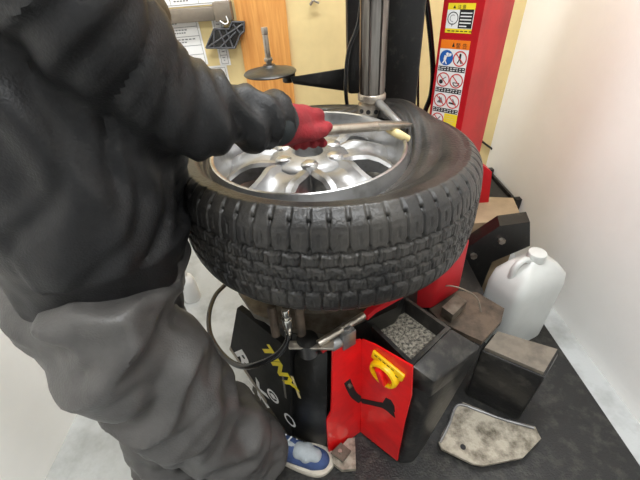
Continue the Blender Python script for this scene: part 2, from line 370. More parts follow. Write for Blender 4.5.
# ------------------------------------------------------------------ tyre
TC = Vector((.029, .775, .923)); TR = Euler((-.06, .024, 0)).to_matrix()
def make_tyre():
    NP, SEG = 66, 66*14
    pr = []                                                # (r, z, zone, w)
    for r, z in ((.204, .05), (.207, .066), (.214, .074), (.221, .079), (.224, .0725), (.228, .083), (.236, .089), (.240, .083), (.246, .094), (.258, .102), (.262, .097), (.272, .108), (.285, .1125), (.297, .1135), (.306, .1115)):
        pr.append((r, z, 0, 0))
    for r, z in ((.311, .1135), (.316, .112), (.3205, .109), (.325, .1055), (.3295, .101)): pr.append((r, z, 1, 0))
    n = 64
    for i in range(n+1):
        w_ = i/n; z = .097-.194*w_; t = abs(z)/.097
        pr.append((.3475-.006*t**2-.009*t**8, z, 2, w_))
    for r, z in ((.3295, -.101), (.325, -.1055), (.3205, -.109), (.316, -.112), (.311, -.1135)): pr.append((r, z, 1, 1))
    for r, z in ((.297, -.1135), (.272, -.108), (.246, -.093), (.221, -.079), (.204, -.05)): pr.append((r, z, 0, 0))
    for r, z in ((.2, -.045), (.225, -.07), (.27, -.094), (.315, -.09), (.328, -.05), (.328, .05), (.315, .09), (.27, .094), (.225, .065), (.2, .045)): pr.append((r, z, 3, 0))
    tri = lambda x: abs((x % 1)-.5)*2
    def groove(d, hw): return max(0, min(1, (hw-d)/.012+.5)) if d < hw+.02 else 0
    def depth(w, ph):
        e = min(w, 1-w); flip = w > .5; p = ph + (.5 if flip else 0)
        g = 0
        if e < .28:                                        # shoulder lugs
            half = .05 + .06*max(0, (.06-e)/.06) + .10*max(0, (e-.2)/.08)
            dd = abs((p % 1)-.5)
            if dd > .5-half: g = max(g, min(1, (dd-(.5-half))/.04))
            if abs(e-.06) < .008 and dd < .42: g = max(g, .12)
            if abs(dd-.0) < .02 and .10 < e < .19: g = max(g, .3)
        c1 = .285+.022*(tri(p)-.5)
        g = max(g, groove(abs(e-c1), .013))
        if .29 < e < .5:
            q = p*1+.5; 
            c2 = .5 if False else .43+.025*(tri(q)-.5)
            g = max(g, groove(abs(e-c2), .009)*.9)
            if e < c2:
                dd = abs(((p+.5+.9*(e-.3)) % 1)-.5)
                if dd > .44: g = max(g, min(1, (dd-.44)/.03))
                ds = abs((((p*2+1.1*(e-.3))) % 1)-.5)
                if ds < .05: g = max(g, .35)
            else:
                dd = abs(((p*1+.25-1.2*(w-.5)) % 1)-.5)
                if dd > .45: g = max(g, min(1, (dd-.45)/.03))
                ds = abs(((p*2+.3) % 1)-.5)
                if ds < .06: g = max(g, .3)
        return g*.0085
    verts = []; faces = []
    off = Vector((WC.x-TC.x, WC.y-TC.y, 0))
    for r, z, zone, w_ in pr:
        for k in range(SEG):
            a = 2*PI*k/SEG; ph = k/14.0; rr, zz = r, z
            if zone == 2:
                rr -= depth(w_, ph)
            elif zone == 1:
                dd = abs(((ph+(.5 if w_ else 0)) % 1)-.5); fade = max(0, (r-.311)/.0185)
                if dd > .36: zz -= math.copysign(.006*fade*min(1, (dd-.36)/.04), z)
            ca, sa = math.cos(a), math.sin(a)
            p = Vector((rr*ca, rr*sa, zz))
            inner = max(0, min(1, (.30-r)/.07)); inner = inner*inner*(3-2*inner)
            p += off*inner
            if z > 0:                                      # bead lifted over the mount head
                da = math.atan2(math.sin(a-.55), math.cos(a-.55)); lift = math.exp(-(da/.58)**2)
                k2 = max(0, min(1, (.312-r)/.075)); k2 = k2*k2*(3-2*k2)
                p.z += .066*lift*k2; p += Vector((ca, sa, 0))*(.034*lift*inner)
                dn = math.exp(-((math.atan2(math.sin(a+1.75), math.cos(a+1.75)))/.95)**2)
                p.z -= .040*dn*inner
            p += Vector((ca, sa, 0))*.0012*noise.noise(Vector((ca*6, sa*6, z*20)))
            verts.append(TC + TR @ p)
    m = len(pr)
    for i in range(m):
        i2 = (i+1) % m
        for k in range(SEG):
            k2 = (k+1) % SEG; faces.append((i*SEG+k, i*SEG+k2, i2*SEG+k2, i2*SEG+k))
    me = bpy.data.meshes.new('tyre'); me.from_pydata([tuple(v-TC) for v in verts], [], faces); me.update()
    bm = bmesh.new(); bm.from_mesh(me); bmesh.ops.recalc_face_normals(bm, faces=bm.faces); bm.to_mesh(me); bm.free()
    o = new_obj('tyre', me, M_tyre, None, False)
    me.polygons.foreach_set('use_smooth', [True]*len(me.polygons))
    o.location = TC
    return o
ty = make_tyre(); tag(ty, 'large worn black truck tyre with blocky tread lying on the turntable', 'tyre')

# ------------------------------------------------------------------ tyre changer
U1 = Vector((.87, .49, 0)).normalized(); U2 = Vector((.49, -.87, 0)).normalized(); Z = Vector((0, 0, 1))
tcg = empty('tyre_changer', (.1, .85, .008)); tag(tcg, 'red and black tyre changing machine carrying the tyre on its turntable', 'machine')
Z0 = .008
# black cabinet
foot = [(-.095, .60), (-.012, .555), (.095, .612), (.20, .66), (.40, .93), (.22, 1.22), (-.12, 1.1), (-.24, .86)]
one('cabinet', M_black, lambda b: prism(b, [(x, yy, Z0) for x, yy in foot], (0, 0, .57)), tcg, .012)
# slanted side cover carrying the lettering
T1, T2, B2 = at_z(237, 308, .52), at_z(290, 350, .52), at_z(291, 438, .03)
npl = (T2-T1).cross(B2-T1).normalized()
if npl.dot(CAM-T1) < 0: npl = -npl
B1 = at_plane(230, 349, T1, npl)
M_cover = mat('matt_black_panel', rgb(18, 18, 18), .65, spec=.25, col2=rgb(34, 33, 31), scale=20)
sp = one('side_cover', M_cover, lambda b: prism(b, [T1, T2, B2, B1], -npl*.02), tcg, .004)
tl = one('edge_strip', M_rail, lambda b: (prism(b, [B1+npl*.001, B1+npl*.001+(T1-B1)*.08, B1+npl*.001+(B2-B1)*.62+(T2-B2)*.04, B1+npl*.001+(B2-B1)*.62], npl*.002)), sp)
def plane_pt(u, v): return at_plane(u, v, T1, npl)
# lettering, placed on the cover's own plane
ex = (plane_pt(298, 394)-plane_pt(262, 338)).normalized(); ey = npl.cross(ex).normalized()
def loc(u, v): p = plane_pt(u, v)-T1; return p.dot(ex), p.dot(ey)
d = Decal(T1, ex, ey, npl)
x0, y0 = loc(263, 346); x1, y1 = loc(294, 387); Lw = x1-x0
def mark(name, fn):
    dd = Decal(T1, ex, ey, npl); fn(dd); return dd.build(name, sp)
mark('lettering', lambda d: d.text('TINY', x0-.005, y0-.012, Lw*.54, M_yelink, 1, shear=.2, bold=.005, sx=.85))
a, b_ = loc(292, 376); a2, b2 = loc(300, 398); mark('cream_stripe', lambda d: d.line(a, b_, a2, b2, .013, M_cream, 1))
a, b_ = loc(283, 376); a2, b2 = loc(286, 398); mark('grey_stripe', lambda d: d.line(a, b_, a2, b2, .010, M_greyink, 1))
a, b_ = loc(238, 355); mark('letter', lambda d: d.text('R', a-.02, b_-.022, .125, M_paper, 1, bold=.004))
a, b_ = loc(253, 383); mark('letter', lambda d: d.text('X', a-.016, b_-.022, .115, M_paper, 1, bold=.004))
a, b_ = loc(252, 391); mark('bar_mark', lambda d: d.rect(a-.014, b_-.012, a+.014, b_+.010, M_paper, 1))
a, b_ = loc(265, 402); mark('bar_mark', lambda d: d.rect(a-.025, b_-.011, a+.025, b_+.011, M_paper, 1))
a, b_ = loc(273, 396); mark('emblem', lambda d: (d.ring(a, b_, .030, .009, M_paper, 1), d.disc(a, b_, .012, M_paper, 1), d.line(a-.018, b_-.016, a+.022, b_+.018, .007, M_paper, 2)))
a, b_ = loc(290, 420); mark('ring_mark', lambda d: d.ring(a, b_, .028, .009, M_paper, 1))
FL, FT = Vector((-.03, .522, .02)), Vector((.0, .545, .56))
one('front_cover', M_black, lambda b: hull(b, [B2-npl*.004, T2-npl*.004+Vector((0, 0, -.03)), FL, FT, FL+Vector((0, .05, 0)), FT+Vector((0, .05, 0)), B2+Vector((.05, .05, 0)), T2+Vector((.05, .05, -.03))]), tcg, .012)
one('bed_plate', M_oldsteel, lambda b: prism(b, [(-.26, .76, .578), (-.20, .66, .578), (-.09, .60, .578), (.0, .57, .578), (.10, .62, .578), (.24, .72, .578), (.34, .92, .578), (.2, 1.15, .578), (-.22, 1.0, .578)], (0, 0, .02)), tcg, .004)
# red pedal guard: two plates meeting in a re-entrant corner
Lb, Fo, Rb = Vector((-.022, .508, 0)), Vector((.09, .572, 0)), Vector((.205, .452, 0))
n1 = (Fo-Lb).cross(Z).normalized(); n2 = (Rb-Fo).cross(Z).normalized()
n1 = n1 if n1.y < 0 else -n1; n2 = n2 if n2.x < 0 else -n2
pA = lambda u, v: at_plane(u, v, Fo, n1)
pB = lambda u, v: at_plane(u, v, Fo, n2)
rg = one('pedal_guard', M_redp, lambda b: (
    prism(b, [pA(333, 347), pA(361.5, 340), pA(360.5, 432), pA(349, 440), pA(336, 450), pA(329, 455), pA(327, 421), pA(331.5, 412), pA(332, 400)], -n1*.006),
    prism(b, [pB(361.5, 340), pB(374, 345), pB(412, 367), pB(411, 396), pB(404, 424), pB(397, 461), pB(378, 446), pB(360.5, 432)], -n2*.006)), tcg, .0015)
# curved pedal slot: dark opening with a rusty edge
def slot(b):
    path1 = [(347, 381), (350, 388), (354, 395), (361, 400.5)]
    path2 = [(361, 400.5), (373, 403), (384, 406), (394, 412)]
    for path, pf, n in ((path1, pA, n1), (path2, pB, n2)):
        P = [pf(u, v)+n*.0015 for u, v in path]; S = catmull(P, 6)
        m_ = len(S); up = []; dn = []
        for i, p in enumerate(S):
            t = (S[min(i+1, m_-1)]-S[max(i-1, 0)]).normalized(); s = n.cross(t).normalized()
            w_ = .011 if pf is pA else .010+.008*max(0, (i/(m_-1)-.55))/.45*2
            up.append(p+s*w_); dn.append(p-s*w_)
        prism(b, up+dn[::-1], -n*.001)
    P = [pB(u, v)+n2*.0012 for u, v in ((383, 402), (386, 397.5), (391, 400), (394.5, 406), (395, 412))]; prism(b, P, -n2*.001)
one('pedal_slot', mat('slot_shadow_black', rgb(22, 20, 18), .8), slot, rg)
lv = one('slot_lever', M_oldsteel, lambda b: cyl(b, pA(348.5, 384)-n1*.01, pA(348.5, 384)+n1*.012, .006, seg=16), rg)
# yellow rotary switch on the guard
sc_ = pB(386, 371); tdir = (pB(398, 377)-pB(375, 358)).normalized(); up2 = n2.cross(tdir).normalized()
if up2.z < 0: up2 = -up2
sw = empty('rotary_switch', sc_); sw.parent = tcg
Bs = Matrix((tdir, up2, n2)).transposed()
one('switch_plate', M_yel, lambda b: box(b, sc_+up2*.036+n2*.004-tdir*.0, (.098, .034, .008), Bs), sw, .003)
sx = sc_-up2*.004
one('switch_bezel', M_yel, lambda b: lathe(b, [(.043, 0), (.043, .012), (.040, .018), (.033, .020), (.031, .012), (.031, 0)], sx, 48, axis=n2, closed=True), sw)
one('switch_knob', M_redp, lambda b: (lathe(b, [(0, .012), (.030, .012), (.030, 0)], sx, 40, axis=n2), box(b, sx+n2*.018, (.015, .056, .02), Bs @ rz(.5))), sw, .002)
dd_ = Decal(sc_+up2*.036+n2*.0085, tdir, up2, n2)
for i in range(5): dd_.rect(-.04+i*.013, .006, -.031+i*.013, .010, M_blk, 0)
for i in range(3): dd_.rect(.0+i*.014, -.008, .009+i*.014, -.004, M_blk, 0)
dd_.build('switch_print', sw)
for ch in sw.children: ch.matrix_parent_inverse = Matrix.Translation(sc_).inverted()

# black plastic side box with grit tray
ZT = .545
A_, B_, C_, D_ = [at_z(u, v, ZT) for u, v in ((364, 319), (405, 296), (451, 328), (412, 366))]
E_ = at_z(434, 382, .52); F_ = at_z(481, 346, .50); G_ = at_z(412, 463, Z0)
bx_ = lambda b: hull(b, [D_-Z*.085, A_-Z*.085, B_-Z*.085, C_-Z*.085, E_-Z*.06, F_-Z*.06, G_, Rb+Vector((.004, .012, Z0)), Fo+Vector((.02, .03, Z0)), at_z(424, 447, Z0), at_z(420, 430, Z0)])
sb = one('side_box', M_blackp, bx_, tcg, .008)
one('box_shoulder', M_blackp, lambda b: hull(b, [D_+Z*.0, C_+Z*.0, E_, F_, D_-Z*.09, C_-Z*.09, E_-Z*.08, F_-Z*.08]), tcg, .006)
def tray(b):
    cn = (A_+B_+C_+D_)/4
    def ring(k, z): return [b.verts.new(cn+(p-cn)*k+Z*z) for p in (A_, B_, C_, D_)]
    R = [ring(.99, -.085), ring(1.0, 0), ring(.87, .002), ring(.82, -.010), ring(.70, -.042)]
    for p, q in zip(R, R[1:]):
        for k in range(4): b.faces.new((p[k], p[(k+1) % 4], q[(k+1) % 4], q[k]))
    b.faces.new(R[-1]); b.faces.new(R[0])
tr = one('grease_tray', M_blackp, tray, tcg, .004)
cn = (A_+B_+C_+D_)/4
gr = one('grit', M_grit, lambda b: prism(b, [cn+(p-cn)*.705-Z*.0405 for p in (A_, B_, C_, D_)], (0, 0, .004)), tr); gr['kind'] = 'stuff'

# pedal under the guard
one('pedal', M_dirty, lambda b: prism(b, [at_z(u, v, .03) for u, v in ((332, 458), (348, 441), (355, 440), (356, 471), (342, 472), (334, 466))], (0, 0, .02)), tcg, .004)
pl2 = one('pedal_bracket', M_oldsteel, lambda b: prism(b, [at_z(u, v, .055) for u, v in ((331, 454), (341, 444), (351, 452), (343, 463))], (0, 0, .012)), tcg, .002)
one('bolt', M_steel, lambda b: cyl(b, at_z(340, 452, .066), at_z(340, 452, .066)+Z*.010, .007, seg=6), pl2)

# turntable
TX, TY = WC.x, WC.y
tt = one('turntable', M_oldsteel, lambda b: lathe(b, [(0, .70), (.19, .70), (.205, .705), (.205, .725), (.195, .735), (0, .735)], (TX, TY, 0), 72), tcg)
one('turntable_hub', M_oldsteel, lambda b: lathe(b, [(.14, .578), (.14, .60), (.11, .62), (.10, .70)], (TX, TY, 0), 48), tt)
for k in range(4):
    a = PI/4+k*PI/2+.35; d_ = Vector((math.cos(a), math.sin(a), 0)); p = Vector((TX, TY, .75))+d_*.19
    one('jaw', M_oldsteel, lambda b: (box(b, p-d_*.02, (.13, .06, .028), rz(a)), box(b, p+d_*.036+Z*.025, (.02, .055, .06), rz(a))), tt, .004)
# bellows guards, brass cylinders and rods under the table
for du in (-14, 12):
    p = at_z(290+du, 335, .63); one('clamp_cylinder', M_brown, lambda b: cyl(b, p, p+Vector((0, .02, .085)), .011, seg=24), tcg)
p = at_z(289.5, 333, .64)
hf = one('hose_fitting', M_chrome, lambda b: (cyl(b, p, p+Z*.02, .010, seg=6), cyl(b, p+Z*.02, p+Z*.06, .0135, seg=24), cyl(b, p+Z*.06, p+Z*.09, .010, seg=20)), tcg, .001)
hp = [p-Z*.0+Z*.004, at_y(287, 343, p.y-.005), at_y(277, 355, p.y-.01), at_y(258, 364, p.y-.0), at_y(240, 366, .60), at_y(224, 356, .68), at_y(211, 336, .78), at_y(209, 315, .88), at_y(215, 296, .98), at_y(226, 284, 1.06)]
one('air_hose', M_hose, lambda b: tube(b, hp, .0085, 14), tcg)
one('flat_bar', M_steel, lambda b: (lambda p, q: box(b, (p+q)/2, (.022, .008, (q-p).length), orient(q-p)))(at_z(289, 345, .622), at_z(334, 346, .622)), tcg, .002)
one('push_rod', M_steel, lambda b: (lambda p, q: cyl(b, p, q, .009, seg=20))(at_z(318, 344, .635), at_z(364, 315, .635)), tcg, .001)
vp = at_z(346, 336, .60)
vl = one('air_valve', M_alloyd, lambda b: (box(b, vp+Z*.0, (.04, .035, .06), rz(.5)), cyl(b, vp-U1*.05+Z*.0, vp-U1*.02, .018, seg=24), cyl(b, vp+Z*.02, vp+Z*.042, .013, seg=20)), tcg, .003)
one('valve_cap', M_red, lambda b: cyl(b, vp-U1*.075, vp-U1*.05, .008, seg=18), vl)
one('red_bracket', M_red, lambda b: (lambda P: prism(b, P, (0, 0, .02)))([at_z(u, v, .60) for u, v in ((362, 318), (372, 308), (400, 296), (403, 298), (376, 313), (368, 320))]), tcg, .004)
one('bellows', M_black, lambda b: lathe(b, [(0, 0)]+[(.022+.005*(i % 2), .005*i) for i in range(12)]+[(0, .06)], at_z(309, 352, .577), 28), tcg)

# red body behind and right
rbx = [(.26, .80), (.475, .84), (.555, 1.0), (.70, 1.45), (.42, 1.5), (.20, 1.2)]
def body_fn(b):
    lo = [at_z(403, 309, .36), at_z(432, 309, .36), at_z(459, 291, .36)]
    hi = [at_z(403, 270, .58), at_z(440, 268, .60), at_z(470, 240, .62)]
    hull(b, lo+hi+[Vector((.60, 1.40, .36)), Vector((.60, 1.40, .62)), Vector((.42, 1.5, .36)), Vector((.42, 1.5, .62)), Vector((.22, 1.2, .36)), Vector((.22, 1.2, .60))])
one('body', M_red, body_fn, tcg, .012)
one('base_plate', M_brown, lambda b: prism(b, [at_z(u, v, .33) for u, v in ((428, 312), (452, 294), (476, 296), (503, 312), (500, 325), (481, 345), (465, 338), (440, 325))], (0, 0, .02)), tcg, .006)
one('base_frame', M_black, lambda b: hull(b, [Vector((x, yy, z)) for z in (Z0, .335) for x, yy in ((.42, .80), (.52, .74), (.58, .84), (.61, .92), (.62, 1.4), (.3, 1.4), (.30, .86))]), tcg, .01)
one('steel_block', M_oldsteel, lambda b: (lambda P: prism(b, P, (0, 0, -.04)))([at_z(u, v, .40) for u, v in ((442, 307), (456, 294), (467, 301), (453, 315))]), tcg, .004)
one('thin_wire', M_rail, lambda b: tube(b, [at_z(443, 286, .46), at_z(452, 286, .47), at_z(465, 290, .46), at_z(477, 298, .42), at_z(481, 312, .37)], .0025, 8), tcg)
# bead breaker arm
def arm_fn(b):
    P = [at_y(u, v, 1.10) for u, v in ((467, 248), (500, 226), (530, 222), (530, 246), (492, 262), (480, 292), (474, 297), (460, 292))]
    prism(b, P, (.02, .07, 0))
ba = one('bead_breaker_arm', M_black, arm_fn, tcg, .006)
for u, v in ((473, 255), (466, 287), (501, 240)):
    p = at_y(u, v, 1.10); one('bolt', M_steel, lambda b: cyl(b, p+Vector((0, -.014, 0)), p+Vector((0, .006, 0)), .014, seg=6), ba)

# mast, swing arm, shaft and mount head
cw = at_y(403, 50, 1.3)
ma = rz(math.radians(-14))
one('mast', M_black, lambda b: box(b, (cw.x+.004, 1.36, 1.12), (.14, .12, 1.2), ma), tcg, .008)
one('cross_arm', M_black, lambda b: hull(b, [Vector((cw.x-.05+i*.10, 1.42, 1.62+k*.1)) for i in (0, 1) for k in (0, 1)]+[Vector((.13+i*.09, .94, 1.62+k*.1)) for i in (0, 1) for k in (0, 1)]), tcg, .01)
cs = at_y(356, 50, 1.12); cs2 = at_y(386, 50, 1.12); zb_ = at_y(356, 95, 1.12).z
one('slide_casing', M_black, lambda b: box(b, ((cs.x+cs2.x)/2-.008, 1.16, (zb_+1.66)/2), (cs2.x-cs.x+.03, .08, 1.66-zb_), rz(-.08)), tcg, .012)
sh = at_y(373, 50, .97); sx_, sy_ = sh.x, .97
M_shaft = mat('ground_steel', rgb(150, 146, 140), .34, metal=.85, col2=rgb(70, 62, 56), scale=5, lo=.40, hi=.62, stretch=(9, 9, .5))
zsh = at_y(371, 94, .97).z
def spline(b):
    P = []
    for k in range(8):
        a = 2*PI*k/8
        for da, r in ((-.30, .0335), (.30, .0335), (.34, .0275), (2*PI/8-.34, .0275)): P.append((sx_+r*math.cos(a+da), sy_+r*math.sin(a+da), zsh))
    prism(b, P, (0, 0, 1.64-zsh))
shf = one('vertical_shaft', M_shaft, spline, tcg, .0015)
one('shaft_collar', M_black, lambda b: lathe(b, [(.034, 1.285), (.042, 1.29), (.042, 1.37), (.034, 1.375)], (sx_, sy_, 0), 40, closed=True), shf)
for k in range(5):
    a = k*2*PI/5-1.9; p = Vector((sx_+.04*math.cos(a), sy_+.04*math.sin(a), 1.308))
    one('bolt', M_steel, lambda b: cyl(b, p, p+Vector((math.cos(a), math.sin(a), 0))*.01, .007, seg=6), shf)
mh = one('mount_head', M_steel, lambda b: (lathe(b, [(0, zsh+.004), (.034, zsh+.004), (.037, zsh), (.037, zsh-.012), (.033, zsh-.015), (.030, zsh-.02), (.036, zsh-.024), (.037, zsh-.05), (.030, zsh-.058), (0, zsh-.058)], (sx_, sy_, 0), 48)), tcg)
one('duck_bill', M_steel, lambda b: hull(b, [Vector((sx_+dx, sy_+dy, zsh-.05+dz)) for dx, dy, dz in ((-.018, -.03, 0), (.03, -.03, 0), (-.018, .02, 0), (.03, .02, 0), (-.01, -.03, -.018), (.045, -.035, -.02), (.075, -.085, -.022), (.055, -.10, -.022), (.075, -.085, -.032), (.05, -.10, -.034), (.02, .02, -.02))]), mh, .006)
for k in range(5):
    a = -2.5+k*.55; dv = Vector((math.cos(a), math.sin(a), 0)); p = Vector((sx_, sy_, zsh-.036))+dv*.0345
    one('set_screw', M_blk, lambda b: cyl(b, p, p+dv*.004, .006, seg=12), mh)
one('head_insert', M_cream, lambda b: (lambda P: tube(b, P, lambda t: .010-.004*abs(t-.5), 12))([at_z(388, 129, 1.045), at_z(398, 134, 1.04), at_z(408, 139, 1.025)]), mh)
one('guide_finger', M_alloyd, lambda b: tube(b, [at_z(379, 103, 1.06), at_z(386, 110, 1.055), at_z(394, 118, 1.05), at_z(401, 124, 1.045)], lambda t: .011-.004*t, 12), mh)
# hoses on the mast
one('mast_hose', M_hose, lambda b: tube(b, [at_y(362, -5, 1.09), at_y(358, 25, 1.09), at_y(349, 50, 1.09), at_y(346, 75, 1.09), at_y(346, 95, 1.1), at_y(349, 118, 1.13)], .006), tcg)
one('mast_hose', M_hose, lambda b: tube(b, [at_y(425, -10, 1.42), at_y(430, 30, 1.42), at_y(433, 70, 1.42), at_y(431, 95, 1.42), at_y(425, 112, 1.42), at_y(421, 135, 1.42)], .010), tcg)
one('mast_cable', M_hose, lambda b: tube(b, [at_y(417, 20, 1.45), at_y(418, 60, 1.45), at_y(418, 90, 1.45), at_y(418, 130, 1.45)], .005), tcg)
# assist arm with press disc
aa = one('assist_arm', M_black, lambda b: hull(b, [at_y(u, v, 1.22+q) for q in (0, .05) for u, v in ((290, 77), (352, 67), (352, 92), (293, 84))]), tcg, .005)
dc = at_y(270, 71, 1.27)
one('press_disc', M_blackp, lambda b: lathe(b, [(0, -.012), (.03, -.012), (.05, -.008), (.084, -.008), (.087, -.004), (.083, .0), (.06, .004), (.035, .010), (.022, .015), (.018, .020), (0, .020)], dc, 56), aa)
one('spindle', M_steel, lambda b: (cyl(b, dc+Z*.02, dc+Z*.105, .009, seg=20), cyl(b, dc+Z*.105, dc+Z*.125, .011, seg=6), cyl(b, dc+Z*.03, dc+Z*.04, .015, seg=6)), aa, .001)
one('arm_joint', M_black, lambda b: cyl(b, dc+Vector((.06, -.01, -.035)), dc+Vector((.06, -.01, -.005)), .022, seg=24), aa, .003)

# red tower with warning labels
Pc = at_y(480, 30, 1.22); Pc.z = 0
nF = Vector((-.69, -.724, 0)).normalized(); nR = Vector((.724, -.69, 0)).normalized()
ptF = lambda u, v: at_plane(u, v, Pc, nF)
ptR = lambda u, v: at_plane(u, v, Pc, nR)
Lf = ptF(437, 55); Lf.z = 0; Rr = ptR(496, 82); Rr.z = 0
tw = one('tower', M_red, lambda b: prism(b, [(p.x, p.y, .40) for p in (Pc, Lf, Lf+(Rr-Pc), Rr)], (0, 0, 1.35)), tcg, .006)
one('tower_foot', M_red, lambda b: prism(b, [at_y(u, v, 1.34) for u, v in ((462, 166), (484, 166), (492, 172), (487, 216), (478, 220), (462, 214))], (0, .06, 0)), tw, .006)
exF = (Pc-Lf).normalized(); Wd = (Pc-Lf).length
def zt(u, v): return ptF(u, v).z
o = Vector((Lf.x, Lf.y, 0))
# upper caution label
d = Decal(o, exF, Z, nF); xa, xb = Wd*.13, Wd*.80; zt1, zb1 = zt(460, 3), zt(456, 33); h = zt1-zb1
d.rect(xa, zb1, xb, zt1, M_yelink, 0); d.rect(xa, zb1+h*.15, xb, zt1-h*.22, M_paper, 1); xm = xa+(xb-xa)*.47
d.rect(xm, zb1+h*.17, xb-.002, zt1-h*.2, M_blk, 2)
for i in range(5): d.rect(xm+.004, zb1+h*(.22+.11*i), xb-.006-.012*(i == 0), zb1+h*(.26+.11*i), M_paper, 3)
d.ring(xa+(xb-xa)*.24, zb1+h*.5, h*.22, h*.03, M_blk, 2); d.ring(xa+(xb-xa)*.24, zb1+h*.5, h*.12, h*.02, M_ink, 2, a0=1, a1=5)
d.line(xa+(xb-xa)*.24, zb1+h*.22, xa+(xb-xa)*.24, zb1+h*.34, h*.03, M_ink, 2)
xx = xa+(xb-xa)*.25; d.poly([(xx-h*.06, zt1-h*.17), (xx+h*.06, zt1-h*.17), (xx, zt1-h*.06)], M_blk, 2)
d.text('注 意', xx+h*.12, zt1-h*.18, h*.15, M_blk, 2)
for i in range(6): d.rect(xa+.008+i*.014, zb1+h*.05, xa+.018+i*.014, zb1+h*.085, M_blk, 2)
d.build('caution_label', tw)
# lower warning label
d = Decal(o, exF, Z, nF); xa, xb = Wd*.07, Wd*.83; zt1, zb1 = zt(455, 40), zt(450, 134); h = zt1-zb1; W_ = xb-xa
d.rect(xa, zb1, xb, zt1, M_paper, 0); d.rect(xa, zt1-h*.085, xb, zt1, M_org, 1)
d.poly([(xa+W_*.40, zt1-h*.065), (xa+W_*.5, zt1-h*.065), (xa+W_*.45, zt1-h*.02)], M_blk, 2); d.text('警 告', xa+W_*.53, zt1-h*.072, h*.055, M_blk, 2)
rowz = [zt1-h*(.085+.225*i) for i in range(5)]
for i in range(4):
    zt_, zb2 = rowz[i], rowz[i]-h*.225
    if i < 3:
        d.rect(xa+.002, zb2, xb-.002, zb2+h*.05, M_blk, 1)
        for k in range(2):
            for q in range(9): d.rect(xa+W_*(.03+.107*q), zb2+h*(.012+.02*k), xa+W_*(.03+.107*q+(.06 if (q*3+k) % 4 else .085)), zb2+h*(.020+.02*k), M_paper, 2)
    zc = zb2+h*.135; R = h*.077
    for j in range(2):
        xc_ = xa+W_*(.26+.48*j)
        if i == 3 and j == 1:
            d.rect(xa+W_*.5, zb2, xb, zt_-h*.005, M_yelink, 1)
            for q in range(7): d.rect(xa+W_*.56, zb2+h*(.03+.026*q), xb-W_*(.06+.08*(q % 3 == 0)), zb2+h*(.036+.026*q), M_cream, 2)
            continue
        if i == 0 and j == 0:
            d.disc(xc_, zc, R, M_blue, 1)
            d.disc(xc_+R*.1, zc+R*.5, R*.2, M_paper, 2); d.line(xc_-R*.1, zc+R*.3, xc_-R*.2, zc-R*.3, R*.4, M_paper, 2); d.line(xc_-R*.2, zc-R*.3, xc_+R*.15, zc-R*.8, R*.18, M_paper, 2); d.line(xc_-R*.2, zc-R*.3, xc_-R*.45, zc-R*.75, R*.18, M_paper, 2)
            d.line(xc_, zc+R*.2, xc_+R*.6, zc+R*.3, R*.15, M_paper, 2); d.rect(xc_+R*.35, zc+R*.3, xc_+R*.7, zc+R*.6, M_paper, 2)
        else:
            # dark pictogram under the red prohibition ring
            if i == 0: d.disc(xc_, zc+R*.5, R*.16, M_blk, 2); d.line(xc_, zc+R*.4, xc_, zc-R*.1, R*.3, M_blk, 2); d.line(xc_, zc, xc_-R*.3, zc-R*.6, R*.15, M_blk, 2); d.line(xc_, zc, xc_+R*.3, zc-R*.6, R*.15, M_blk, 2)
            elif i == 1 and j == 0: d.disc(xc_-R*.3, zc-R*.3, R*.3, M_blk, 2); d.line(xc_-R*.2, zc, xc_+R*.4, zc+R*.4, R*.12, M_ink, 2)
            elif i == 1: d.ring(xc_, zc-R*.25, R*.5, R*.14, M_blk, 2, a0=PI, a1=2*PI); d.line(xc_-R*.5, zc-R*.25, xc_+R*.5, zc-R*.25, R*.12, M_blk, 2)
            elif i == 2 and j == 0: d.poly([(xc_-R*.5, zc-R*.4), (xc_+R*.5, zc-R*.4), (xc_+R*.1, zc+R*.5)], M_ink, 2); d.line(xc_-R*.2, zc+R*.5, xc_, zc-R*.4, R*.14, M_blk, 2)
            elif i == 2: d.line(xc_-R*.6, zc-R*.2, xc_+R*.5, zc-R*.3, R*.25, M_blk, 2); d.line(xc_-R*.1, zc+R*.4, xc_+R*.3, zc-R*.2, R*.16, M_ink, 2)
            else: d.rect(xc_-R*.45, zc-R*.45, xc_+R*.45, zc-R*.1, M_blk, 2); d.line(xc_, zc, xc_+R*.4, zc+R*.5, R*.16, M_ink, 2)
            d.ring(xc_, zc, R, R*.16, M_redink, 3); c45 = R*.66; d.line(xc_-c45, zc+c45, xc_+c45, zc-c45, R*.14, M_redink, 3)
d.build('warning_label', tw)
finish(tcg)

# ------------------------------------------------------------------ tyre lever
h0, h1 = at_z(319, 131, 1.095), at_z(404, 124, 1.048)
dl = (h1-h0).normalized(); hs = h0-dl*.13
lvr = empty('tyre_lever', hs); tag(lvr, 'long steel tyre lever gripped in the red glove across the wheel', 'lever')
one('shaft', M_steel, lambda b: (cyl(b, hs, h1-dl*.08, .0105, seg=24), cyl(b, hs-dl*.006, hs, .008, .0105, seg=24)), lvr, .001)
def blade(b):
    s = dl.cross(Z).normalized(); u_ = s.cross(dl)
    P = []
    for t, w_, th in ((-.09, .0095, .0095), (-.05, .015, .007), (-.01, .015, .005), (.02, .010, .0025)):
        c = h1+dl*t
        P += [c+s*w_+u_*th, c-s*w_+u_*th, c+s*w_-u_*th, c-s*w_-u_*th]
    hull(b, P)
one('blade', M_steel, blade, lvr, .002)
finish(lvr)

